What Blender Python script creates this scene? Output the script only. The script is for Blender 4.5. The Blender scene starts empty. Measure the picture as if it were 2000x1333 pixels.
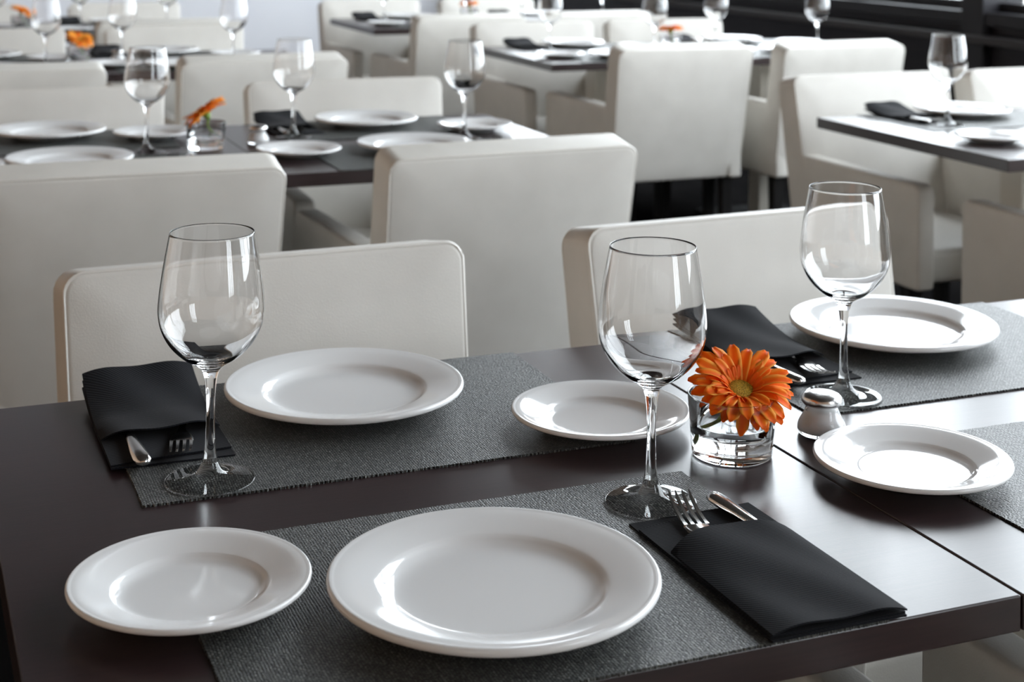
import bpy, bmesh, math, random
from mathutils import Vector, Matrix, Euler
random.seed(7)
PI = math.pi
S = bpy.context.scene
C = S.collection

# ------------------------------------------------------------------ camera
YAW = math.atan(1224 / 2995.0)
ROLL = math.radians(0.55)
ZT = 0.75                                   # table-top height
F = Vector((math.sin(YAW), math.cos(YAW), 0)); R = Vector((math.cos(YAW), -math.sin(YAW), 0)); U = Vector((0, 0, 1))
cx_ = R * math.cos(ROLL) + U * math.sin(ROLL)
cy_ = -R * math.sin(ROLL) + U * math.cos(ROLL)
cam = bpy.data.cameras.new('camera'); camo = bpy.data.objects.new('camera', cam); C.objects.link(camo)
M4 = Matrix((cx_, cy_, -F)).transposed().to_4x4(); M4.translation = Vector((0, 0, 1.325))
camo.matrix_world = M4
cam.sensor_width = 36; cam.lens = 2995 / 2000 * 36
cam.shift_x = 0; cam.shift_y = -(666.5 + 164.5) / 2000
cam.clip_start = 0.05; cam.clip_end = 200
cam.dof.use_dof = True; cam.dof.focus_distance = 1.52; cam.dof.aperture_fstop = 8
S.camera = camo

# ------------------------------------------------------------------ world / light / exposure
W = bpy.data.worlds.new('overcast_sky'); S.world = W; W.use_nodes = True
bg = W.node_tree.nodes['Background']
bg.inputs[0].default_value = (0.89, 0.925, 1.0, 1); bg.inputs[1].default_value = 11.0
S.view_settings.view_transform = 'Standard'; S.view_settings.look = 'None'
S.view_settings.exposure = 0.0; S.view_settings.gamma = 1.0; S.view_settings.use_curve_mapping = False
S.cycles.use_denoising = True
S.cycles.max_bounces = 14; S.cycles.transmission_bounces = 14; S.cycles.transparent_max_bounces = 16
S.cycles.diffuse_bounces = 5; S.cycles.glossy_bounces = 6
S.cycles.sample_clamp_indirect = 12.0

# room extents
XR, XL, YB, YF, ZC = 4.9, -3.2, 13.0, -3.0, 4.7
SILL, HEAD = 0.93, 4.4
WINS = [(-0.55, 1.75, HEAD), (1.9, 5.92, HEAD), (6.08, 9.35, HEAD), (9.6, 12.6, 2.6)]   # y from, y to, head height; last kept low, shaped to light the back wall only
for (a, b, hd) in WINS:                      # portals: guide the sky light through each opening
    li = bpy.data.lights.new('window_daylight', 'AREA'); li.shape = 'RECTANGLE'
    li.size = hd - SILL; li.size_y = b - a; li.cycles.is_portal = True
    lo = bpy.data.objects.new('window_daylight', li); C.objects.link(lo)
    lo.location = (XR + 0.12, (a + b) / 2, (SILL + hd) / 2); lo.rotation_euler = (0, PI / 2, 0)

FWIN = (2.6, 4.1)                             # one wide window in the wall behind the camera
li = bpy.data.lights.new('window_daylight', 'AREA'); li.shape = 'RECTANGLE'; li.size = FWIN[1] - FWIN[0]; li.size_y = HEAD - SILL; li.cycles.is_portal = True
lo = bpy.data.objects.new('window_daylight', li); C.objects.link(lo); lo.location = ((FWIN[0] + FWIN[1]) / 2, YF - .12, (SILL + HEAD) / 2); lo.rotation_euler = (PI / 2, 0, PI)

# ------------------------------------------------------------------ materials
def mat(name, col, rough=0.5, metal=0.0, spec=0.5, trans=0.0, ior=1.45, coat=0.0, coat_rough=0.1):
    m = bpy.data.materials.new(name); m.use_nodes = True
    b = m.node_tree.nodes['Principled BSDF']
    b.inputs['Base Color'].default_value = (*col, 1); b.inputs['Roughness'].default_value = rough
    b.inputs['Metallic'].default_value = metal; b.inputs['Specular IOR Level'].default_value = spec
    b.inputs['Transmission Weight'].default_value = trans; b.inputs['IOR'].default_value = ior
    b.inputs['Coat Weight'].default_value = coat; b.inputs['Coat Roughness'].default_value = coat_rough
    return m
class N:
    """small node helper"""
    def __init__(s, m): s.t = m.node_tree; s.b = s.t.nodes['Principled BSDF']
    def n(s, typ, **kw):
        x = s.t.nodes.new(typ)
        for k, v in kw.items():
            if k in x.inputs: x.inputs[k].default_value = v
            else: setattr(x, k, v)
        return x
    def l(s, a, b): s.t.links.new(a, b)
    def coord(s, kind='Object', scale=(1, 1, 1), rot=(0, 0, 0)):
        c = s.n('ShaderNodeTexCoord'); m = s.n('ShaderNodeMapping'); m.inputs['Scale'].default_value = scale; m.inputs['Rotation'].default_value = rot
        s.l(c.outputs[kind], m.inputs['Vector']); return m.outputs[0]
    def ramp(s, fac, stops):
        r = s.n('ShaderNodeValToRGB'); e = r.color_ramp.elements
        e[0].position, e[0].color = stops[0][0], (*stops[0][1], 1); e[1].position, e[1].color = stops[-1][0], (*stops[-1][1], 1)
        for p, c in stops[1:-1]:
            q = e.new(p); q.color = (*c, 1)
        s.l(fac, r.inputs[0]); return r.outputs[0]
    def bump(s, h, strength=0.3, dist=0.001):
        b = s.n('ShaderNodeBump'); b.inputs['Strength'].default_value = strength; b.inputs['Distance'].default_value = dist
        s.l(h, b.inputs['Height']); s.l(b.outputs[0], s.b.inputs['Normal']); return b

# dark wenge veneer with satin lacquer
M_wood = mat('dark_wenge_wood', (0.02, 0.012, 0.013), 0.30, spec=0.5, coat=0.3, coat_rough=0.2)
n = N(M_wood); v = n.coord(scale=(3, 60, 60)); t = n.n('ShaderNodeTexNoise', Scale=4.0, Detail=6.0); n.l(v, t.inputs['Vector'])
n.l(n.ramp(t.outputs[0], [(0.3, (0.019, 0.010, 0.011)), (0.7, (0.030, 0.015, 0.016))]), n.b.inputs['Base Color'])
t2 = n.n('ShaderNodeTexNoise', Scale=450.0, Detail=2.0); n.l(n.coord(), t2.inputs['Vector']); n.bump(t2.outputs[0], 0.06, 0.0005)

M_leg = mat('cream_table_leg_paint', (0.62, 0.58, 0.51), 0.4)
# ivory leather
M_leather = mat('ivory_leather', (0.66, 0.63, 0.585), 0.46, spec=0.4)
n = N(M_leather); t = n.n('ShaderNodeTexVoronoi', Scale=420.0); n.l(n.coord(), t.inputs['Vector'])
t3 = n.n('ShaderNodeTexNoise', Scale=9.0, Detail=3.0); n.l(n.coord(), t3.inputs['Vector'])
n.l(n.ramp(t3.outputs[0], [(0.3, (0.655, 0.63, 0.585)), (0.7, (0.715, 0.69, 0.645))]), n.b.inputs['Base Color'])
n.bump(t.outputs[0], 0.12, 0.001)
M_piping = mat('ivory_piping', (0.70, 0.67, 0.62), 0.4)
M_darkleg = mat('black_chair_leg', (0.012, 0.011, 0.011), 0.35)
M_base = mat('matte_black_base', (0.008, 0.008, 0.008), 0.9, spec=0.05)
M_china = mat('white_porcelain', (0.80, 0.80, 0.80), 0.08, spec=0.55)
M_glass = mat('clear_glass', (1, 1, 1), 0.0, trans=1.0, ior=1.46)
M_water = mat('clear_water', (0.99, 1, 1), 0.0, trans=1.0, ior=1.333)
M_steel = mat('polished_steel', (0.62, 0.61, 0.60), 0.16, metal=1.0)
M_cap = mat('brushed_cap_steel', (0.72, 0.71, 0.70), 0.25, metal=1.0)
M_hole = mat('dark_hole', (0.02, 0.02, 0.02), 0.8)
M_salt = mat('white_salt', (0.95, 0.95, 0.95), 0.9)
n = N(M_salt); t = n.n('ShaderNodeTexNoise', Scale=1800.0, Detail=1.0); n.l(n.coord(), t.inputs['Vector']); n.bump(t.outputs[0], 0.5, 0.0006)
# black paper-cloth napkin, fine twill
M_napkin = mat('black_napkin_cloth', (0.0075, 0.008, 0.0105), 0.85, spec=0.12)
n = N(M_napkin); t = n.n('ShaderNodeTexWave', Scale=150.0); t.bands_direction = 'DIAGONAL'; t.inputs['Distortion'].default_value = 0.6; t.inputs['Detail'].default_value = 1
n.l(n.coord(), t.inputs['Vector']); n.bump(t.outputs[0], 0.3, 0.0006)
b_ = n.b; b_.inputs['Sheen Weight'].default_value = 0.03; b_.inputs['Sheen Roughness'].default_value = 0.5
# woven vinyl placemat
M_mat = mat('woven_grey_placemat', (0.08, 0.085, 0.085), 0.42, spec=0.5)
n = N(M_mat); co = n.coord()
wv = n.n('ShaderNodeTexBrick'); wv.inputs['Scale'].default_value = 1.0
wv.inputs['Brick Width'].default_value = 0.0052; wv.inputs['Row Height'].default_value = 0.0026; wv.inputs['Mortar Size'].default_value = 0.00045
wv.inputs['Mortar Smooth'].default_value = 0.6; wv.inputs['Bias'].default_value = -0.05
wv.inputs['Color1'].default_value = (0.055, 0.06, 0.06, 1); wv.inputs['Color2'].default_value = (0.15, 0.155, 0.15, 1); wv.inputs['Mortar'].default_value = (0.012, 0.012, 0.013, 1)
nz = n.n('ShaderNodeTexNoise', Scale=160.0, Detail=2.0); n.l(co, nz.inputs['Vector'])
mr = n.n('ShaderNodeMapping'); mr.inputs['Rotation'].default_value = (0, 0, PI / 2)
mx = n.n('ShaderNodeVectorMath', operation='MULTIPLY_ADD'); mx.inputs[1].default_value = (0.0012, 0.0012, 0); n.l(nz.outputs['Color'], mx.inputs[0]); n.l(co, mx.inputs[2])
n.l(mx.outputs[0], mr.inputs['Vector']); n.l(mr.outputs[0], wv.inputs['Vector'])
nz2 = n.n('ShaderNodeTexNoise', Scale=420.0, Detail=1.0); n.l(co, nz2.inputs['Vector'])
mm = n.n('ShaderNodeMixRGB', blend_type='MULTIPLY'); mm.inputs[0].default_value = 0.8
n.l(wv.outputs['Color'], mm.inputs[1]); n.l(n.ramp(nz2.outputs[0], [(0.35, (0.25, 0.25, 0.25)), (0.65, (1.5, 1.5, 1.45))]), mm.inputs[2])
n.l(mm.outputs[0], n.b.inputs['Base Color'])
inv = n.n('ShaderNodeMath', operation='SUBTRACT'); inv.inputs[0].default_value = 1.0; n.l(wv.outputs['Fac'], inv.inputs[1])
ad = n.n('ShaderNodeMath', operation='ADD'); n.l(inv.outputs[0], ad.inputs[0]); n.l(nz2.outputs[0], ad.inputs[1])
n.bump(ad.outputs[0], 0.9, 0.0011)
# gerbera
M_petal = mat('orange_petal', (0.86, 0.13, 0.012), 0.5, spec=0.3)
n = N(M_petal); ta = n.n('ShaderNodeTexCoord'); sp = n.n('ShaderNodeSeparateXYZ'); n.l(ta.outputs['Object'], sp.inputs[0])
ab = n.n('ShaderNodeMath', operation='ABSOLUTE'); n.l(sp.outputs['X'], ab.inputs[0])
sc_ = n.n('ShaderNodeMath', operation='MULTIPLY'); sc_.inputs[1].default_value = 160.0; n.l(ab.outputs[0], sc_.inputs[0])
wv2 = n.n('ShaderNodeTexNoise', Scale=1.0, Detail=1.0); n.l(n.coord(scale=(1400, 60, 1)), wv2.inputs['Vector'])
ad2 = n.n('ShaderNodeMath', operation='ADD'); n.l(sc_.outputs[0], ad2.inputs[0])
ml2 = n.n('ShaderNodeMath', operation='MULTIPLY'); ml2.inputs[1].default_value = 0.35; n.l(wv2.outputs[0], ml2.inputs[0]); n.l(ml2.outputs[0], ad2.inputs[1])
n.l(n.ramp(ad2.outputs[0], [(0.25, (0.97, 0.155, 0.008)), (0.8, (1.0, 0.27, 0.015)), (1.0, (1.0, 0.46, 0.06))]), n.b.inputs['Base Color'])
tl = n.n('ShaderNodeBsdfTranslucent'); tl.inputs[0].default_value = (1.0, 0.36, 0.03, 1); mx_ = n.n('ShaderNodeMixShader'); mx_.inputs[0].default_value = 0.35
n.l(n.b.outputs[0], mx_.inputs[1]); n.l(tl.outputs[0], mx_.inputs[2]); n.l(mx_.outputs[0], n.t.nodes['Material Output'].inputs[0])
M_disc = mat('yellow_flower_centre', (0.62, 0.33, 0.02), 0.7)
n = N(M_disc); t = n.n('ShaderNodeTexVoronoi', Scale=700.0); n.l(n.coord(), t.inputs['Vector'])
n.l(n.ramp(t.outputs[0], [(0.0, (0.75, 0.42, 0.03)), (0.8, (0.30, 0.20, 0.01))]), n.b.inputs['Base Color']); n.bump(t.outputs[0], 0.8, 0.001)
M_stem = mat('green_stem', (0.16, 0.26, 0.05), 0.5)
# setting
M_floor = mat('dark_floor', (0.006, 0.006, 0.006), 0.9, spec=0.0)
n = N(M_floor); t = n.n('ShaderNodeTexNoise', Scale=5.0, Detail=4.0); n.l(n.coord(), t.inputs['Vector'])
n.l(n.ramp(t.outputs[0], [(0.3, (0.005, 0.0048, 0.005)), (0.7, (0.009, 0.0085, 0.0085))]), n.b.inputs['Base Color'])
M_backwall = mat('pale_blue_white_plaster', (0.72, 0.74, 0.80), 0.8)
n = N(M_backwall); t = n.n('ShaderNodeTexNoise', Scale=2.2, Detail=2.0); n.l(n.coord(), t.inputs['Vector'])
n.l(n.ramp(t.outputs[0], [(0.3, (0.83, 0.845, 0.90)), (0.7, (0.87, 0.885, 0.93))]), n.b.inputs['Base Color'])
M_warmwall = mat('warm_taupe_plaster', (0.62, 0.43, 0.30), 0.8)
M_ceil = mat('dark_ceiling', (0.055, 0.046, 0.04), 0.8)
M_darkwall = mat('dark_wainscot', (0.018, 0.016, 0.019), 0.5, spec=0.2)
n = N(M_darkwall); t = n.n('ShaderNodeTexNoise', Scale=3.0, Detail=5.0); n.l(n.coord(scale=(1, 1, 8)), t.inputs['Vector'])
n.l(n.ramp(t.outputs[0], [(0.3, (0.008, 0.007, 0.010)), (0.7, (0.017, 0.014, 0.017))]), n.b.inputs['Base Color'])
M_frame = mat('dark_window_frame', (0.016, 0.015, 0.018), 0.5, spec=0.25)
M_ledge = mat('grey_brown_ledge', (0.035, 0.031, 0.032), 0.5, spec=0.3)
M_ground = mat('pale_added_paving', (0.35, 0.34, 0.32), 0.8)
n = N(M_ground); t = n.n('ShaderNodeTexBrick'); t.inputs['Scale'].default_value = 1.2
t.inputs['Color1'].default_value = (0.34, 0.33, 0.31, 1); t.inputs['Color2'].default_value = (0.40, 0.39, 0.37, 1); t.inputs['Mortar'].default_value = (0.2, 0.2, 0.19, 1); t.inputs['Mortar Size'].default_value = 0.01
n.l(n.coord(), t.inputs['Vector']); n.l(t.outputs[0], n.b.inputs['Base Color'])
# thin window pane: straight-through glass with a faint reflection
M_pane = bpy.data.materials.new('window_pane_glass'); M_pane.use_nodes = True
nt = M_pane.node_tree; nt.nodes.clear()
o_ = nt.nodes.new('ShaderNodeOutputMaterial'); mxs = nt.nodes.new('ShaderNodeMixShader'); mxs.inputs[0].default_value = 0.07
tr = nt.nodes.new('ShaderNodeBsdfTransparent'); tr.inputs[0].default_value = (0.97, 0.99, 0.98, 1); gl = nt.nodes.new('ShaderNodeBsdfGlossy'); gl.inputs['Roughness'].default_value = 0.02
nt.links.new(tr.outputs[0], mxs.inputs[1]); nt.links.new(gl.outputs[0], mxs.inputs[2]); nt.links.new(mxs.outputs[0], o_.inputs[0])

# ------------------------------------------------------------------ mesh helpers
def mesh_obj(name, verts, faces, material, parent=None, smooth=False, loc=None, flat_caps=False):
    me = bpy.data.meshes.new(name); me.from_pydata([tuple(v) for v in verts], [], faces); me.validate(); me.update()
    me.materials.append(material)
    if smooth:
        for p in me.polygons: p.use_smooth = True
    o = bpy.data.objects.new(name, me); C.objects.link(o)
    if parent: o.parent = parent
    if loc: o.location = loc
    return o
def auto_smooth(o, angle=35):
    bm = bmesh.new(); bm.from_mesh(o.data); bmesh.ops.recalc_face_normals(bm, faces=bm.faces[:])
    for f in bm.faces: f.smooth = True
    for e in bm.edges:
        if len(e.link_faces) == 2 and e.calc_face_angle(0) > math.radians(angle): e.smooth = False
    bm.to_mesh(o.data); bm.free(); return o
def box(name, lo, hi, material, parent=None, bevel=0.0, segs=2):
    bm = bmesh.new(); bmesh.ops.create_cube(bm, size=1)
    c = [(lo[i] + hi[i]) / 2 for i in range(3)]; s = [hi[i] - lo[i] for i in range(3)]
    for v_ in bm.verts: v_.co = Vector((c[0] + v_.co.x * s[0], c[1] + v_.co.y * s[1], c[2] + v_.co.z * s[2]))
    if bevel: bmesh.ops.bevel(bm, geom=bm.edges[:], offset=bevel, segments=segs, affect='EDGES', profile=0.5)
    me = bpy.data.meshes.new(name); bm.to_mesh(me); bm.free(); me.materials.append(material)
    o = bpy.data.objects.new(name, me); C.objects.link(o)
    if parent: o.parent = parent
    return o
def lathe(name, prof, material, parent=None, seg=64, closed=True, smooth_angle=50):
    """prof: list of (r,z); closed loop unless closed=False; r==0 points become poles"""
    verts, rings = [], []
    for r, z in prof:
        if r < 1e-6: rings.append([len(verts)]); verts.append((0, 0, z))
        else:
            rings.append(list(range(len(verts), len(verts) + seg)))
            verts += [(r * math.cos(2 * PI * k / seg), r * math.sin(2 * PI * k / seg), z) for k in range(seg)]
    faces = []
    pairs = list(zip(rings[:-1], rings[1:])) + ([(rings[-1], rings[0])] if closed else [])
    for A, B in pairs:
        if len(A) == 1 and len(B) == 1: continue
        for k in range(seg):
            k2 = (k + 1) % seg
            if len(A) == 1: faces.append((A[0], B[k2], B[k]))
            elif len(B) == 1: faces.append((A[k], A[k2], B[0]))
            else: faces.append((A[k], A[k2], B[k2], B[k]))
    me = bpy.data.meshes.new(name); me.from_pydata(verts, [], faces); me.update(); me.materials.append(material)
    o = bpy.data.objects.new(name, me); C.objects.link(o)
    if parent: o.parent = parent
    if closed: auto_smooth(o, smooth_angle)
    else:
        for p in me.polygons: p.use_smooth = True
    return o
def catmull(pts, sub=6):
    out = []
    P = [pts[0]] + list(pts) + [pts[-1]]
    for i in range(1, len(P) - 2):
        p0, p1, p2, p3 = [Vector(q) for q in P[i - 1:i + 3]]
        for k in range(sub):
            t_ = k / sub
            out.append(0.5 * ((2 * p1) + (p2 - p0) * t_ + (2 * p0 - 5 * p1 + 4 * p2 - p3) * t_ ** 2 + (3 * p1 - p0 - 3 * p2 + p3) * t_ ** 3))
    out.append(Vector(P[-2])); return out
def tube(name, pts, rad, material, parent=None, seg=8):
    """round tube along 3D points; rad number or list"""
    pts = [Vector(p) for p in pts]; verts, faces = [], []
    up = Vector((0.31, 0.17, 0.93)).normalized()
    for i, p in enumerate(pts):
        d = (pts[min(i + 1, len(pts) - 1)] - pts[max(i - 1, 0)]).normalized()
        a = d.cross(up)
        if a.length < 1e-3: a = d.cross(Vector((1, 0, 0)))
        a.normalize(); b = d.cross(a).normalized()
        r = rad[i] if isinstance(rad, (list, tuple)) else rad
        verts += [p + (a * math.cos(2 * PI * k / seg) + b * math.sin(2 * PI * k / seg)) * r for k in range(seg)]
    for i in range(len(pts) - 1):
        for k in range(seg):
            k2 = (k + 1) % seg
            faces.append((i * seg + k, i * seg + k2, (i + 1) * seg + k2, (i + 1) * seg + k))
    faces.append(tuple(range(seg - 1, -1, -1))); faces.append(tuple((len(pts) - 1) * seg + k for k in range(seg)))
    o = mesh_obj(name, verts, faces, material, parent); auto_smooth(o, 60); return o
def pillow_prism(name, outline, y_lo, y_hi, fillet, material, parent, fmap, steps=4, puff=0.0, inset=0.07):
    """outline: convex (a,b) loop, extruded from y_lo to y_hi with rounded rims; fmap(a,b,t) -> xyz, t is the depth value"""
    nO = len(outline); cen = Vector((sum(p[0] for p in outline) / nO, sum(p[1] for p in outline) / nO))
    nor = []
    for i in range(nO):
        p, q, r = Vector(outline[i - 1]), Vector(outline[i]), Vector(outline[(i + 1) % nO])
        d1 = (q - p).normalized(); d2 = (r - q).normalized()
        n1 = Vector((d1.y, -d1.x)); n2 = Vector((d2.y, -d2.x)); m_ = (n1 + n2)
        m_ = m_ / max(0.5, m_.length ** 2 / 2)
        if m_.dot(Vector(outline[i]) - cen) < 0: m_ = -m_
        nor.append(m_)
    loops = []
    ext = max((Vector(p) - cen).length for p in outline)
    def sring(ins, t):
        k_ = 1 - ins / ext * 1.6; loops.append([fmap(cen.x + (p[0] - cen.x) * k_, cen.y + (p[1] - cen.y) * k_, t) for p in outline])
    def ring(ins, t): loops.append([fmap(outline[i][0] - nor[i].x * ins, outline[i][1] - nor[i].y * ins, t) for i in range(nO)])
    if puff: sring(inset, y_lo - puff)
    for k in range(steps + 1):
        a = PI / 2 * k / steps; ring(fillet * (1 - math.sin(a)), y_lo + fillet * (1 - math.cos(a)))
    for k in range(steps, -1, -1):
        a = PI / 2 * k / steps; ring(fillet * (1 - math.sin(a)), y_hi - fillet * (1 - math.cos(a)))
    if puff: sring(inset, y_hi + puff)
    verts = [v_ for L in loops for v_ in L]; faces = []
    for j in range(len(loops) - 1):
        for i in range(nO):
            i2 = (i + 1) % nO; faces.append((j * nO + i, j * nO + i2, (j + 1) * nO + i2, (j + 1) * nO + i))
    faces.append(tuple(range(nO))); faces.append(tuple((len(loops) - 1) * nO + i for i in range(nO - 1, -1, -1)))
    o = mesh_obj(name, verts, faces, material, parent); auto_smooth(o, 45); return o
def round_rect(x0, z0, x1, z1, r4, k=5):
    """loop with corner radii r4=(bl,br,tr,tl)"""
    out = []
    for (cx, cz, r, a0) in ((x0 + r4[0], z0 + r4[0], r4[0], PI), (x1 - r4[1], z0 + r4[1], r4[1], 1.5 * PI), (x1 - r4[2], z1 - r4[2], r4[2], 0), (x0 + r4[3], z1 - r4[3], r4[3], 0.5 * PI)):
        for i in range(k + 1):
            a = a0 + PI / 2 * i / k; out.append((cx + r * math.cos(a), cz + r * math.sin(a)))
    return out
def thing(name, label, cat, loc=(0, 0, 0), rz=0, group=None):
    o = bpy.data.objects.new(name, None); C.objects.link(o); o.empty_display_size = 0.05
    o.location = loc; o.rotation_euler = (0, 0, rz); return tag(o, label, cat, group)
def tag(o, label, cat, group=None):
    o['label'] = label; o['category'] = cat
    if group: o['group'] = group
    return o
def structure(o): o['kind'] = 'structure'; return o
protos = []
def proto(o):
    protos.append(o); return o
used = set()
def place(root, loc, rz, label):
    """first use moves the thing itself, later uses copy it with its parts and sub-parts"""
    if root.name not in used:
        used.add(root.name); r = root
    else:
        r = root.copy(); C.objects.link(r)
        for ch in root.children:
            c = ch.copy(); C.objects.link(c); c.parent = r
            for g in ch.children:
                d = g.copy(); C.objects.link(d); d.parent = c
    r.location = loc; r.rotation_euler = (0, 0, rz); r['label'] = label
    return r

# ------------------------------------------------------------------ the room
structure(box('floor', (XL - .2, YF - .2, -0.1), (XR + .2, YB + .2, 0), M_floor))
structure(box('ceiling', (XL - .2, YF - .2, ZC), (XR + .2, YB + .2, ZC + .1), M_ceil))
structure(box('wall_back', (XL - .2, YB, 0), (XR + .2, YB + .2, ZC), M_backwall))
structure(box('wall_left', (XL - .2, YF, 0), (XL, YB, ZC), M_warmwall))
wf = structure(box('wall_front', (XL - .2, YF - .2, 0), (FWIN[0], YF, ZC), M_warmwall))
box('wall_section', (FWIN[1], YF - .2, 0), (XR + .2, YF, ZC), M_warmwall, wf)
box('wall_section', (FWIN[0], YF - .2, 0), (FWIN[1], YF, SILL), M_warmwall, wf)
box('lintel', (FWIN[0], YF - .2, HEAD), (FWIN[1], YF, ZC), M_warmwall, wf)
wn = bpy.data.objects.new('window_6', None); C.objects.link(wn); structure(wn); wn.location = (FWIN[0], YF - .1, SILL)
for i in range(4): box('mullion', (i * 1.5 / 3 - .03, -.03, 0), (i * 1.5 / 3 + .03, .03, HEAD - SILL), M_frame, wn)
for i in range(3): box('pane', (i * 1.5 / 3 + .03, -.003, 0), ((i + 1) * 1.5 / 3 - .03, .003, HEAD - SILL), M_pane, wn)
wr = structure(box('wall_right', (XR, YF, 0), (XR + .2, YB, SILL - 0.11), M_darkwall))
box('lintel', (XR, YF, HEAD + .06), (XR + .2, YB, ZC), M_ceil, wr)
edges = [YF] + [e for w in WINS for e in w[:2]] + [YB]
for i in range(0, len(edges), 2):
    a, b = edges[i], edges[i + 1]
    box('post', (XR - 0.05, a, 0), (XR + .2, b, HEAD + .06), M_frame, wr, 0.006)
structure(box('trim_1', (XR - 0.10, YF, 0.735), (XR, YB, 0.775), M_ledge, None, 0.006))
structure(box('trim_2', (XR - 0.04, YF, SILL - 0.11), (XR + .2, YB, SILL - 0.045), M_frame, None, 0.006))
structure(box('baseboard_right', (XR - 0.02, YF, 0), (XR, YB, 0.1), M_frame, None, 0.004))
for i, (a, b, hd) in enumerate(WINS):
    if hd < HEAD: box('lintel', (XR, a, hd + .06), (XR + .2, b, HEAD + .06), M_warmwall, wr)  # unseen infill above the low window, added to block sky reflection on the tables
    wn = bpy.data.objects.new('window_%d' % (i + 1), None); C.objects.link(wn); structure(wn); wn.location = (XR + .08, (a + b) / 2, SILL)
    h = (b - a) / 2
    def wbox(nm, lo, hi, m_): return box(nm, lo, hi, m_, wn)
    wbox('window_frame', (-.03, -h, -.045), (.03, h, 0.0), M_frame); wbox('window_frame', (-.03, -h, hd - SILL), (.03, h, hd - SILL + .06), M_frame)
    k = max(1, round((b - a) / 1.3))
    for j in range(1, k):
        y = -h + 2 * h * j / k; wbox('mullion', (-.03, y - .03, 0), (.03, y + .03, hd - SILL), M_frame)
    for j in range(k):
        y0, y1 = -h + 2 * h * j / k + (.03 if j else 0), -h + 2 * h * (j + 1) / k - (.03 if j < k - 1 else 0)
        wbox('pane', (-.003, y0, 0), (.003, y1, hd - SILL), M_pane)
structure(box('ground_outside', (-30, -40, -0.25), (40, 40, -0.15), M_ground))  # unseen ground, added to temper the sky light from below

# ------------------------------------------------------------------ table units
UW, UD, TH = 0.803, 0.818, 0.031
def table_unit(x0, y0, label):
    t_ = thing('dining_table', label, 'table', (x0, y0, 0), 0, 'dark wood restaurant tables')
    box('tabletop', (0.001, 0, ZT - TH), (UW, UD, ZT), M_wood, t_, 0.0015)
    cx, cy = UW / 2, UD / 2
    box('pedestal_post', (cx - .045, cy - .045, 0.012), (cx + .045, cy + .045, ZT - TH - .008), M_leg, t_, 0.003)
    box('mounting_plate', (cx - .2, cy - .2, ZT - TH - .008), (cx + .2, cy + .2, ZT - TH), M_darkleg, t_)
    box('base_plate', (cx - .22, cy - .22, 0), (cx + .22, cy + .22, 0.012), M_base, t_, 0.003)
    return t_
TABLES = {  # key: (x0, y0)
    'ML': (0.098, 1.043), 'MR': (0.902, 1.043),
    '2L': (0.006, 3.315), '2R': (0.810, 3.315),
    '3L': (-0.050, 5.580), '3R': (0.755, 5.580),
    '4L': (-0.115, 7.350), '4R': (0.690, 7.350),
    'AL': (2.500, 2.955), 'AR': (3.305, 2.955),
    'BL': (2.405, 5.460), 'BR': (3.210, 5.460),
    'DL': (2.270, 7.370), 'DR': (3.075, 7.370)}
TNAME = {'ML': 'nearest table, left of its seam', 'MR': 'nearest table, right of its seam',
         '2L': 'second-row table, left half', '2R': 'second-row table, right half',
         '3L': 'third-row table, left half', '3R': 'third-row table, right half',
         '4L': 'farthest left-hand table, left half', '4R': 'farthest left-hand table, right half',
         'AL': 'near window-side table', 'AR': 'near window-side table, half by the window',
         'BL': 'middle window-side table, left half', 'BR': 'middle window-side table, half by the window',
         'DL': 'far window-side table, left half', 'DR': 'far window-side table, half by the window'}
for k, (x, y) in TABLES.items():
    table_unit(x, y, 'dark wood square table unit, ' + TNAME[k])

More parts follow.
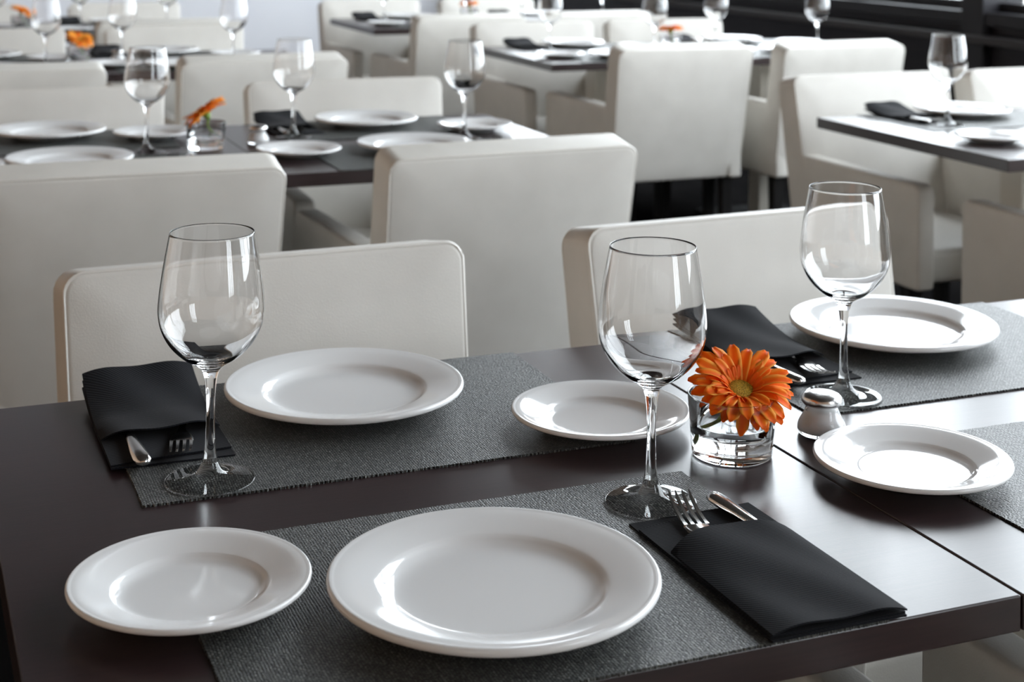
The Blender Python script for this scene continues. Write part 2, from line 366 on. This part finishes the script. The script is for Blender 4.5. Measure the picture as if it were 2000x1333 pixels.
# ------------------------------------------------------------------ armchair (faces +y, rear top edge at y=0)
CW = 0.585
def make_chair():
    t_ = thing('armchair', '', 'chair', group='ivory leather armchairs')
    zb, zt = 0.31, 0.84
    def bm_(a, z, t):                       # back: leans, slightly narrower low down
        k = (zt - z) / (zt - zb); return (a * (1 - 0.05 * k), t + 0.085 * k + (0.02 * k if t > .045 else 0), z - (0.09 - t) * 0.19 * (1 - k))
    w = CW / 2
    ol = round_rect(-w, zb, w, zt, (0.01, 0.01, 0.032, 0.032), 6)
    pillow_prism('backrest', ol, 0.0, 0.09, 0.010, M_leather, t_, bm_, 4, puff=0.006, inset=0.06)
    for s, nm in ((-1, 'arm'), (1, 'arm')):
        al = round_rect(0.07, zb, 0.70, 0.60, (0.01, 0.012, 0.03, 0.005), 5)
        wo = w * 0.965
        pillow_prism('arm', al, 0, 0.058, 0.010, M_leather, t_, lambda a, z, t, s=s: (s * (wo - 0.058 + t), a, z), 3, puff=0.002, inset=0.04)
    sl = round_rect(-w + 0.07, 0.10, w - 0.07, 0.66, (0.01, 0.01, 0.03, 0.03), 4)
    pillow_prism('seat', sl, 0.315, 0.410, 0.022, M_leather, t_, lambda a, b, t: (a, b, t), 4, puff=0.006, inset=0.06)
    for (x, y) in ((-w + .05, .13), (w - .05, .13), (-w + .05, .62), (w - .05, .62)):
        bmv = []
        for z, h in ((0, .016), (0.33, .022)): bmv += [(x - h, y - h, z), (x + h, y - h, z), (x + h, y + h, z), (x - h, y + h, z)]
        mesh_obj('leg', bmv, [(3, 2, 1, 0), (4, 5, 6, 7), (0, 1, 5, 4), (1, 2, 6, 5), (2, 3, 7, 6), (3, 0, 4, 7)], M_darkleg, t_)
    for t0 in (0.004, 0.086):               # piping on rear and front rims
        pts = []
        rr = round_rect(-w + .003, zb, w - .003, zt - .003, (0.01, 0.01, 0.029, 0.029), 6)
        top = rr[14:28]                     # right-top then left-top corner
        zlo = 0.33 if t0 < .05 else 0.60
        path = [(w - .003, zlo), (w - .003, (zlo + .78) / 2)] + top + [(-w + .003, (zlo + .78) / 2), (-w + .003, zlo)]
        pts = [bm_(a, z, t0) for a, z in path]
        tube('piping', pts, 0.0034, M_piping, t_, 6)
    return t_
CHAIR = make_chair()
def chair(xc, y, far, label, dr=0.0):
    """near chairs: y of the rear top edge; far chairs face the camera side: y of the front top edge"""
    if not far: return place(CHAIR, (xc, y - 0.03, 0), dr, label)
    return place(CHAIR, (xc, y + 0.09, 0), PI + dr, label)
for xc, y, far, lab, dr in [
    (0.512, 2.142, 1, 'ivory leather armchair behind the nearest table, left of the tall centre glass', 0.032),
    (1.298, 2.175, 1, 'ivory leather armchair behind the nearest table at right, beside the right glass', 0.055),
    (0.60, 0.665, 0, 'ivory leather armchair tucked under the near edge, left of the table seam', 0.0),
    (1.30, 0.665, 0, 'ivory leather armchair tucked under the near edge, right of the table seam', 0.0),
    (0.452, 3.020, 0, 'ivory leather armchair seen from behind at far left, before the second-row table', -0.02),
    (1.250, 3.035, 0, 'ivory leather armchair seen from behind at centre, before the second-row table', 0.045),
    (0.440, 4.370, 1, 'ivory leather armchair on the far side of the second-row table, left half', 0.0),
    (1.268, 4.370, 1, 'ivory leather armchair on the far side of the second-row table, right half', -0.04),
    (0.372, 5.070, 0, 'ivory leather armchair seen from behind before the third-row table, left half', 0.0),
    (1.211, 5.190, 0, 'ivory leather armchair seen from behind before the third-row table, right half', 0.03),
    (0.410, 6.640, 1, 'ivory leather armchair on the far side of the third-row table, left half', 0.0),
    (1.160, 6.640, 1, 'ivory leather armchair on the far side of the third-row table, right half', 0.0),
    (1.170, 7.050, 0, 'ivory leather armchair seen from behind before the farthest left-hand table', 0.0),
    (0.400, 8.420, 1, 'ivory leather armchair beyond the farthest left-hand table, left half', 0.0),
    (1.200, 8.420, 1, 'ivory leather armchair beyond the farthest left-hand table, right half', 0.0),
    (2.880, 2.580, 0, 'ivory leather armchair at right frame edge, before the near window-side table', 0.0),
    (2.890, 4.050, 1, 'ivory leather armchair beyond the near window-side table, its left corner exposed', 0.0),
    (3.565, 4.056, 1, 'ivory leather armchair beyond the near window-side table, cut by right frame edge', 0.0),
    (2.835, 5.178, 0, 'ivory leather armchair seen from behind before the middle window-side table, left half', 0.01),
    (3.512, 5.120, 0, 'ivory leather armchair seen from behind at middle window-side table, nearest the dark wall', 0.05),
    (2.775, 6.490, 1, 'ivory leather armchair beyond the middle window-side table, left half', -0.03),
    (3.470, 6.510, 1, 'ivory leather armchair beyond the middle window-side table, beside the dark wall', -0.1),
    (2.670, 7.050, 0, 'ivory leather armchair seen from behind before the far window-side table, left half', 0.05),
    (3.390, 7.095, 0, 'ivory leather armchair seen from behind before the far window-side table, right half', 0.05),
    (2.570, 8.400, 1, 'ivory leather armchair beyond the far window-side table, left half', 0.0),
    (3.290, 8.410, 1, 'ivory leather armchair beyond the far window-side table, right half', 0.0)]:
    chair(xc, y, far, lab, dr)

# ------------------------------------------------------------------ tableware prototypes
MT = 0.0022                                  # placemat thickness
def make_placemat():
    w, d = 0.531, 0.358; pv = []; rnd = random.Random(3)
    def edge(a, b, nrm):
        L = (Vector(b) - Vector(a)).length; k = int(L / 0.0022)
        for i in range(k):
            p = Vector(a).lerp(Vector(b), i / k); j = (0.0008 if i % 2 else -0.0004) + rnd.uniform(-.0004, .0005)
            pv.append((p.x + nrm[0] * j, p.y + nrm[1] * j))
    edge((0, 0), (w, 0), (0, -1)); edge((w, 0), (w, d), (1, 0)); edge((w, d), (0, d), (0, 1)); edge((0, d), (0, 0), (-1, 0))
    m_ = len(pv); verts = [(x - w / 2, y - d / 2, 0) for x, y in pv] + [(x - w / 2, y - d / 2, MT) for x, y in pv]
    faces = [tuple(range(m_ - 1, -1, -1)), tuple(range(m_, 2 * m_))] + [(i, (i + 1) % m_, m_ + (i + 1) % m_, m_ + i) for i in range(m_)]
    return tag(mesh_obj('placemat', verts, faces, M_mat), '', 'placemat', 'grey woven placemats')
MATP = make_placemat()
def plate_profile(r, h, well, rim_drop=0.0):
    """r outer radius, h height, well = flat radius"""
    s = r / 0.14
    top = catmull([(0, .0062 * s), (well * .6, .0062 * s), (well * .93, .0066 * s), (well * 1.06, .0095 * s), (well * 1.13, .0135 * s), (well * 1.20, .0158 * s), (r * .88, h - .0022 * s), (r * .965, h - .0006 * s)], 5)
    lip = [(r - .0022 * s + .0030 * s * math.sin(a), h - .0034 * s + .0036 * s * math.cos(a)) for a in [PI * .12 * i for i in range(0, 9)]]
    bot = catmull([(r * .93, h - .0085 * s), (well * 1.22, .0075 * s), (well * 1.0, .0012 * s), (well * .97, 0.0), (well * .90, 0.0), (well * .87, .0018 * s), (0, .0022 * s)], 4)
    return [tuple(p) for p in top] + lip + [tuple(p) for p in bot]
DPLATE = tag(lathe('dinner_plate', plate_profile(0.1395, 0.023, 0.084), M_china, None, 96, False), '', 'plate', 'white dinner plates')
BPLATE = tag(lathe('bread_plate', plate_profile(0.1005, 0.019, 0.057), M_china, None, 80, False), '', 'plate', 'small white bread plates')

def make_glass():
    t_ = thing('wine_glass', '', 'glass', group='empty wine glasses')
    H = 0.251
    outer = catmull([(0.0065, 0.1045), (0.0095, 0.1125), (0.0165, 0.1180), (0.0285, 0.1255), (0.0410, 0.1380), (0.0495, 0.1530), (0.0531, 0.1690), (0.0527, 0.1850), (0.0503, 0.2050), (0.0466, 0.2280), (0.0425, H)], 7)
    inner = catmull([(0.0419, H - .0003), (0.0459, 0.2280), (0.0496, 0.2050), (0.0519, 0.1850), (0.0523, 0.1690), (0.0486, 0.1535), (0.0395, 0.1390), (0.0270, 0.1275), (0.0140, 0.1222), (0.0, 0.1208)], 7)
    b = [tuple(p) for p in outer] + [(0.0421, H + .0004)] + [tuple(p) for p in inner]
    lathe('bowl', b, M_glass, t_, 72, False)
    st = catmull([(0.0080, 0.0195), (0.0056, 0.0330), (0.0047, 0.0500), (0.0043, 0.0700), (0.0047, 0.0880), (0.0065, 0.1045)], 6)
    lathe('stem', [tuple(p) for p in st], M_glass, t_, 40, False)
    ft = [(0.0438, 0.0)] + [(0.0443 + .0011 * math.cos(a), .0012 + .0012 * math.sin(a)) for a in (-1.5, -.9, -.3, .3, .9, 1.5)] + \
         [tuple(p) for p in catmull([(0.0432, 0.0022), (0.0330, 0.0034), (0.0215, 0.0058), (0.0135, 0.0100), (0.0080, 0.0195)], 7)]
    lathe('foot', ft, M_glass, t_, 64, False)
    return t_
GLASS = make_glass()

def make_vase():
    t_ = thing('tumbler_vase', '', 'vase', group='low glass vases')
    lathe('glass_cup', [(0, 0.0004), (0.040, 0.0004), (0.0418, 0.0012), (0.0428, 0.003), (0.0480, 0.064), (0.0476, 0.0655), (0.0466, 0.0655), (0.0461, 0.064), (0.0413, 0.013), (0.0395, 0.0105), (0.036, 0.0095), (0, 0.0095)], M_glass, t_, 72, False)
    lathe('water', [(0, 0.0094), (0.036, 0.0094), (0.0396, 0.0104), (0.0414, 0.013), (0.0436, 0.0352), (0.0428, 0.0345), (0.040, 0.0343), (0, 0.0343)], M_water, t_, 64, False)
    return t_
VASE = make_vase()
def make_salt():
    t_ = thing('salt_shaker', '', 'shaker', group='glass salt shakers')
    jar = catmull([(0.0225, 0.0), (0.0258, 0.0022), (0.0268, 0.0075), (0.0255, 0.014), (0.0205, 0.023), (0.0180, 0.030), (0.0183, 0.0355)], 5)
    inn = catmull([(0.0170, 0.0355), (0.0166, 0.030), (0.0172, 0.0262), (0.0176, 0.0255)], 4)
    lathe('jar', [(0, 0.0004)] + [tuple(p) for p in jar] + [tuple(p) for p in inn], M_glass, t_, 48, False)
    lathe('salt_fill', [(0, .0047), (0.0222, .0047), (0.0252, .0082), (0.0243, .014), (0.0196, .0226), (0.0177, .0262), (0.0165, .0268), (0, .0276)], M_salt, t_, 40, False)
    cap = lathe('cap', [(0.0172, 0.0340), (0.0205, 0.0340), (0.0222, 0.0362), (0.0226, 0.0392), (0.0218, 0.0424), (0.0185, 0.0452), (0.0110, 0.0470), (0, 0.0476)], M_cap, t_, 48, False)
    hv, hf = [], []
    for (x, y) in [(0, 0)] + [(0.0055 * math.cos(i * PI / 3), 0.0055 * math.sin(i * PI / 3)) for i in range(6)] + [(0.0105 * math.cos(i * PI / 5), 0.0105 * math.sin(i * PI / 5)) for i in range(10)]:
        z = 0.0479 - 7.2 * (x * x + y * y) ; b0 = len(hv)
        hv += [(x + .0007 * math.cos(a), y + .0007 * math.sin(a), z) for a in [i * PI / 4 for i in range(8)]]; hf.append(tuple(range(b0, b0 + 8)))
    mesh_obj('pour_holes', hv, hf, M_hole, cap)
    return t_
SALT = make_salt()

# cutlery: built along +y with the exposed end at y=0, resting plane z=0
def make_fork():
    t_ = thing('fork', '', 'fork', group='steel forks')
    def zf(y): return 0.0035 + 0.011 * math.exp(-((y + .02) / .018) ** 2) * 0 + (0.010 * ((y + .05) / .05) ** 2 if y > -.05 else 0.0) - (0.0 if y > -.06 else 0)
    def strip(name, pts, par):              # pts: (x, y, halfwidth)
        v, f = [], []; th = .0011
        for x, y, w in pts:
            z = zf(y); v += [(x - w, y, z - th), (x + w, y, z - th), (x + w * .8, y, z + th), (x - w * .8, y, z + th)]
        for i in range(len(pts) - 1):
            for k in range(4): f.append((i * 4 + k, i * 4 + (k + 1) % 4, i * 4 + 4 + (k + 1) % 4, i * 4 + 4 + k))
        f.append((3, 2, 1, 0)); e = (len(pts) - 1) * 4; f.append((e, e + 1, e + 2, e + 3))
        return auto_smooth(mesh_obj(name, v, f, M_steel, par), 50)
    strip('handle', [(0, -.185, .008), (0, -.180, .0098), (0, -.14, .008), (0, -.11, .005), (0, -.098, .0042), (0, -.088, .006), (0, -.079, .0105), (0, -.070, .0125), (0, -.062, .0128), (0, -.058, .0127)], t_)
    for i in range(4):
        x = (-1.5 + i) * .0069
        strip('tine', [(x, -.0585, .0024), (x, -.050, .0020), (x * .99, -.028, .0018), (x * .98, -.010, .0015), (x * .97, -.002, .0010), (x * .97, 0, .0005)], t_)
    return t_
FORK = make_fork()
def make_knife():
    t_ = thing('table_knife', '', 'knife', group='steel table knives')
    v, f = [], []; K = 12
    prof = [(0, .001, .001), (-.001, .0055, .0030), (-.004, .0082, .0044), (-.012, .0092, .0050), (-.03, .0088, .0048), (-.06, .0072, .0042), (-.085, .0058, .0038), (-.095, .0058, .0036), (-.098, .0050, .0025)]
    for y, w, h in prof: v += [(w * math.cos(2 * PI * k / K), y, .0052 + h * math.sin(2 * PI * k / K)) for k in range(K)]
    for i in range(len(prof) - 1):
        for k in range(K): f.append((i * K + k, i * K + (k + 1) % K, (i + 1) * K + (k + 1) % K, (i + 1) * K + k))
    f.append(tuple(range(K))); f.append(tuple((len(prof) - 1) * K + k for k in range(K - 1, -1, -1)))
    auto_smooth(mesh_obj('handle', v, f, M_steel, t_), 50)
    o = [(-.096, .004), (-.105, .0065), (-.18, .0085), (-.200, .006), (-.206, .001)]
    bv = [(w, y, .0042) for y, w in o] + [(-w * .5, y, .0042) for y, w in reversed(o)]; m_ = len(bv)
    bv = bv + [(x, y, .0054) for x, y, z in bv]
    auto_smooth(mesh_obj('blade', bv, [tuple(range(m_)), tuple(range(2 * m_ - 1, m_ - 1, -1))] + [(i, m_ + i, m_ + (i + 1) % m_, (i + 1) % m_) for i in range(m_)], M_steel, t_), 30)
    return t_
KNIFE = make_knife()

def make_napkin(name_seed, lift=0.0):
    """folded pocket napkin, local x +-.064, y 0 (closed end) .. .253 (open end)"""
    t_ = thing('napkin', '', 'napkin', group='black pocket-folded napkins')
    Wn, L = 0.128, 0.252; rnd = random.Random(name_seed)
    def sheet(name, nx, ny, fz, fy, th):
        top, botm = [], []
        for j in range(ny + 1):
            for i in range(nx + 1):
                u, v_ = i / nx, j / ny; y = fy(u, v_); z = fz(u, v_)
                x = (u - .5) * Wn
                top.append((x, y, z)); botm.append((x, y, z - th))
        verts = top + botm; n1 = (nx + 1) * (ny + 1); faces = []
        for j in range(ny):
            for i in range(nx):
                a = j * (nx + 1) + i; q = (a, a + 1, a + nx + 2, a + nx + 1)
                faces.append(q); faces.append(tuple(n1 + k for k in reversed(q)))
        ring = [i for i in range(nx + 1)] + [j * (nx + 1) + nx for j in range(1, ny + 1)] + [ny * (nx + 1) + i for i in range(nx - 1, -1, -1)] + [j * (nx + 1) for j in range(ny - 1, 0, -1)]
        for k in range(len(ring)):
            a, b = ring[k], ring[(k + 1) % len(ring)]; faces.append((a, n1 + a, n1 + b, b))
        return auto_smooth(mesh_obj(name, verts, faces, M_napkin, t_), 60)
    lf = lambda v_, L0: lift * max(0, 1 - v_ * L0 / .11) ** 1.6
    sheet('folded_base', 10, 18, lambda u, v_: .0022 + .0008 * math.sin(3 * u + 5 * v_) + .5 * lf(v_, L), lambda u, v_: v_ * L * (1 + .0 * u), .0018)
    sheet('folded_base', 10, 18, lambda u, v_: .0046 + .0010 * math.sin(4 * u + 2 + 3 * v_) + .8 * lf(v_, L), lambda u, v_: .002 + v_ * (L - .004 - .018 * (1 - u)), .0018)
    Lp = 0.170
    def pz(u, v_):
        e = 1 - (2 * u - 1) ** 4; o_ = v_ ** 1.4
        return .0072 + e * (.0045 + .0065 * o_) + .0012 * math.sin(9 * u + 6 * v_) * e + lf(v_, Lp)
    sheet('pocket', 22, 26, pz, lambda u, v_: -.0005 + v_ * (Lp + .014 * math.sin(PI * u) + .004 * u), .0016)
    return t_
NAPK = make_napkin(1); NAPL = make_napkin(2, 0.022)

# gerbera -----------------------------------------------------------
def petal_mesh(name, L, w, curl, droop):
    ny, nx = 7, 4; v, f = [], []
    for j in range(ny + 1):
        s = j / ny; hw = w * (0.38 + 0.62 * math.sin(PI * min(1, s * .62 + .12))) * (1 if s < .86 else max(.12, math.sqrt(max(0, 1 - ((s - .86) / .15) ** 2))))
        for i in range(nx + 1):
            u = -1 + 2 * i / nx
            v.append((u * hw, s * L, curl * abs(u) ** 1.6 * w + droop * L * (math.sin(s * 1.9) * .55 - s * s * .62)))
    m_ = len(v); v += [(x, y, z - .00045) for x, y, z in v]
    for j in range(ny):
        for i in range(nx):
            a = j * (nx + 1) + i; q = (a, a + 1, a + nx + 2, a + nx + 1); f.append(q); f.append(tuple(m_ + k for k in reversed(q)))
    ring = list(range(nx + 1)) + [j * (nx + 1) + nx for j in range(1, ny + 1)] + [ny * (nx + 1) + i for i in range(nx - 1, -1, -1)] + [j * (nx + 1) for j in range(ny - 1, 0, -1)]
    for k in range(len(ring)): a, b = ring[k], ring[(k + 1) % len(ring)]; f.append((a, m_ + a, m_ + b, b))
    me = bpy.data.meshes.new(name); me.from_pydata(v, [], f); me.update(); me.materials.append(M_petal)
    for p in me.polygons: p.use_smooth = True
    return me
PM = [petal_mesh('petal', .048, .0078, .22, .30), petal_mesh('petal', .045, .0072, .28, .50), petal_mesh('petal', .032, .0056, .25, .35), petal_mesh('petal', .017, .0026, .2, .2)]
def gerbera(center, normal, stem_pts, label, detail, loc):
    """thing origin at the vase base; centre / stem points relative to it"""
    t_ = thing('gerbera_flower', label, 'flower', loc, 0, 'orange gerbera flowers')
    nz_ = Vector(normal).normalized(); xa = Vector((0, 0, 1)).cross(nz_)
    xa = xa.normalized() if xa.length > 1e-3 else Vector((1, 0, 0)); ya = nz_.cross(xa)
    base = Matrix((xa, ya, nz_)).transposed().to_4x4(); base.translation = Vector(center)
    rnd = random.Random(int(loc[0] * 1000)); joined_v, joined_f = [], []
    for ringi, (cnt, r0, meshes, elev, zoff) in enumerate([(20, .010, PM[:2], 6, 0.0), (19, .010, PM[:2], 20, .0012), (17, .011, PM[2:3], 28, .0024), (20, .0125, PM[3:4], 50, .0030)]):
        if not detail and ringi == 3: continue
        for i in range(cnt):
            a = 2 * PI * (i + .5 * (ringi % 2) + rnd.uniform(-.18, .18)) / cnt
            me = rnd.choice(meshes)
            # petals on the low side hang down, those on the high side stand up
            el = elev + rnd.uniform(-8, 8) - (26 * max(0, -math.sin(a) - .35) * rnd.uniform(.3, 1.6))
            loc_m = Matrix.Rotation(a - PI / 2, 4, 'Z') @ Matrix.Translation((0, r0, zoff)) @ Matrix.Rotation(math.radians(el), 4, 'X') @ Matrix.Rotation(rnd.uniform(-.25, .25), 4, 'Y') @ Matrix.Scale(rnd.uniform(.92, 1.05), 4)
            if detail:
                o = bpy.data.objects.new('petal', me); C.objects.link(o); o.parent = t_; o.matrix_local = base @ loc_m
            else:
                mm_ = base @ loc_m; b0 = len(joined_v)
                joined_v += [mm_ @ v_.co for v_ in me.vertices]; joined_f += [tuple(b0 + q for q in p.vertices) for p in me.polygons]
    if not detail: mesh_obj('petals', joined_v, joined_f, M_petal, t_, True)
    d = lathe('flower_centre', [(0, .0070), (.007, .0068), (.0120, .0058), (.0150, .0035), (.0140, 0), (0, -.001)], M_disc, t_, 32, False)
    d.matrix_local = base
    c = lathe('calyx', [(0, -.016), (.0035, -.0155), (.0085, -.008), (.0110, -.0005), (.0, -.0002)], M_stem, t_, 24, False); c.matrix_local = base
    pts = catmull([base @ Vector((0, 0, -.012))] + [Vector(p) for p in stem_pts], 6)
    tube('stem', pts, 0.0027, M_stem, t_, 10)
    return t_

# ------------------------------------------------------------------ lay the tables
# offsets inside a table unit (from its near left corner)
STD = {'np': (.380, .152), 'nb': (.143, .244), 'ng': (.600, .292), 'nn': (.619, -.003), 'nm': (.403, .178),
       'fp': (.408, .702), 'fb': (.655, .521), 'fg': (.210, .502), 'fn': (.185, .815), 'fm': (.403, .638)}
LAY = {
    'ML': dict(STD), 'MR': dict(STD, fp=(.384, .707), fg=(.166, .506), fn=(.166, .812), nb=(.087, .268), fm=(.361, .638), nm=(.361, .178)),
    '2L': dict(STD, np=(.384, .260), fp=(.385, .735), ng=(.575, .395), fb=(.631, .640)), '2R': dict(STD, np=(.39, .235), nb=(.105, .25), fg=(.162, .53), ng=(.571, .375)),
    '3L': dict(STD), '3R': {q: (v_[0] - .11, v_[1]) for q, v_ in STD.items()}, '4L': dict(STD), '4R': dict(STD),
    'AL': dict(STD, fp=(.440, .722), fg=(.256, .554), fn=(.235, .83), nb=(.170, .262)), 'AR': dict(STD),
    'BL': dict(STD), 'BR': dict(STD), 'DL': dict(STD), 'DR': dict(STD)}
SKIP = {'2L': ('fg',), 'MR': ('np', 'ng', 'nn', 'fb'), 'AL': ('np', 'ng', 'nn', 'nm'), 'AR': ('np', 'nb', 'ng', 'nn', 'nm', 'fp', 'fb', 'fg', 'fn', 'fm')}
SEAT = {'n': 'near seat', 'f': 'far seat'}
for k, (x0, y0) in TABLES.items():
    lay = LAY[k]; sk = SKIP.get(k, ())
    for s in 'nf':
        where = '%s of %s' % (SEAT[s], TNAME[k].replace(',', '')); rz = 0 if s == 'n' else PI
        def at(c): return x0 + lay[s + c][0], y0 + lay[s + c][1]
        main = k in ('ML', 'MR'); jit = 0 if main else random.uniform(-.03, .03)
        if s + 'm' not in sk:
            place(MATP, (*at('m'), ZT), rz, 'grey woven placemat, ' + where)
        if s + 'p' not in sk:
            place(DPLATE, (*at('p'), ZT + MT), random.uniform(0, 6), 'large white dinner plate, ' + where)
        if s + 'b' not in sk:
            place(BPLATE, (*at('b'), ZT + MT), random.uniform(0, 6), 'small white bread plate, ' + where)
        if s + 'g' not in sk:
            place(GLASS, (*at('g'), ZT + MT), random.uniform(0, 6), 'tall empty wine glass, ' + where)
        if s + 'n' not in sk:
            nx, ny = at('n'); zf = ZT + MT
            pr = NAPK if s == 'n' else NAPL
            place(pr, (nx, ny, zf), rz + jit, 'black pocket-folded napkin, ' + where)
            if main or k in ('2R', '2L', 'AL'):
                sg = 1 if s == 'n' else -1
                place(FORK, (nx + sg * (-.003), ny + sg * .268, zf + .0050), rz - .20, 'steel fork, ' + where)
                place(KNIFE, (nx + sg * (.033), ny + sg * .268, zf + .0050), rz + .03, 'steel table knife, ' + where)
NV = {'M': (0.845, 1.430, 'on the nearest table'), '2': (0.728, 3.740, 'on the second-row table'), '3': (0.685, 6.01, 'on the third-row table'),
      '4': (0.615, 7.80, 'on the farthest left-hand table'), 'B': (3.150, 5.88, 'on the middle window-side table'), 'D': (2.960, 7.85, 'on the far window-side table')}
NS = {'M': (0.972, 1.451), '2': (0.866, 3.780), '3': (0.83, 6.02), 'B': (3.29, 5.90)}
for k, (x, y, lab) in NV.items():
    place(VASE, (x, y, ZT), 0, 'low clear glass vase with water ' + lab)
    if k == 'M':
        gerbera((0.006, -0.006, 0.068), (-0.08, -0.42, 0.90), [(-.012, -.004, .040), (-.026, .002, .024), (-.037, .010, .0145)], 'orange gerbera with yellow centre in vase ' + lab, True, (x, y, ZT))
    else:
        nn = {'2': (-.45, .15, .85), '3': (.2, -.3, .9), '4': (.25, -.1, .95), 'B': (0, .1, 1), 'D': (0, .1, 1)}[k]
        gerbera((0.0, 0.0, 0.085), nn, [(.004, .0, .05), (.018, .0, .03), (.026, -.006, .014)], 'orange gerbera leaning over glass vase ' + lab, False, (x, y, ZT))
for k, (x, y) in NS.items():
    place(SALT, (x, y, ZT), 0.4, 'small glass salt shaker with steel cap ' + NV[k][2])
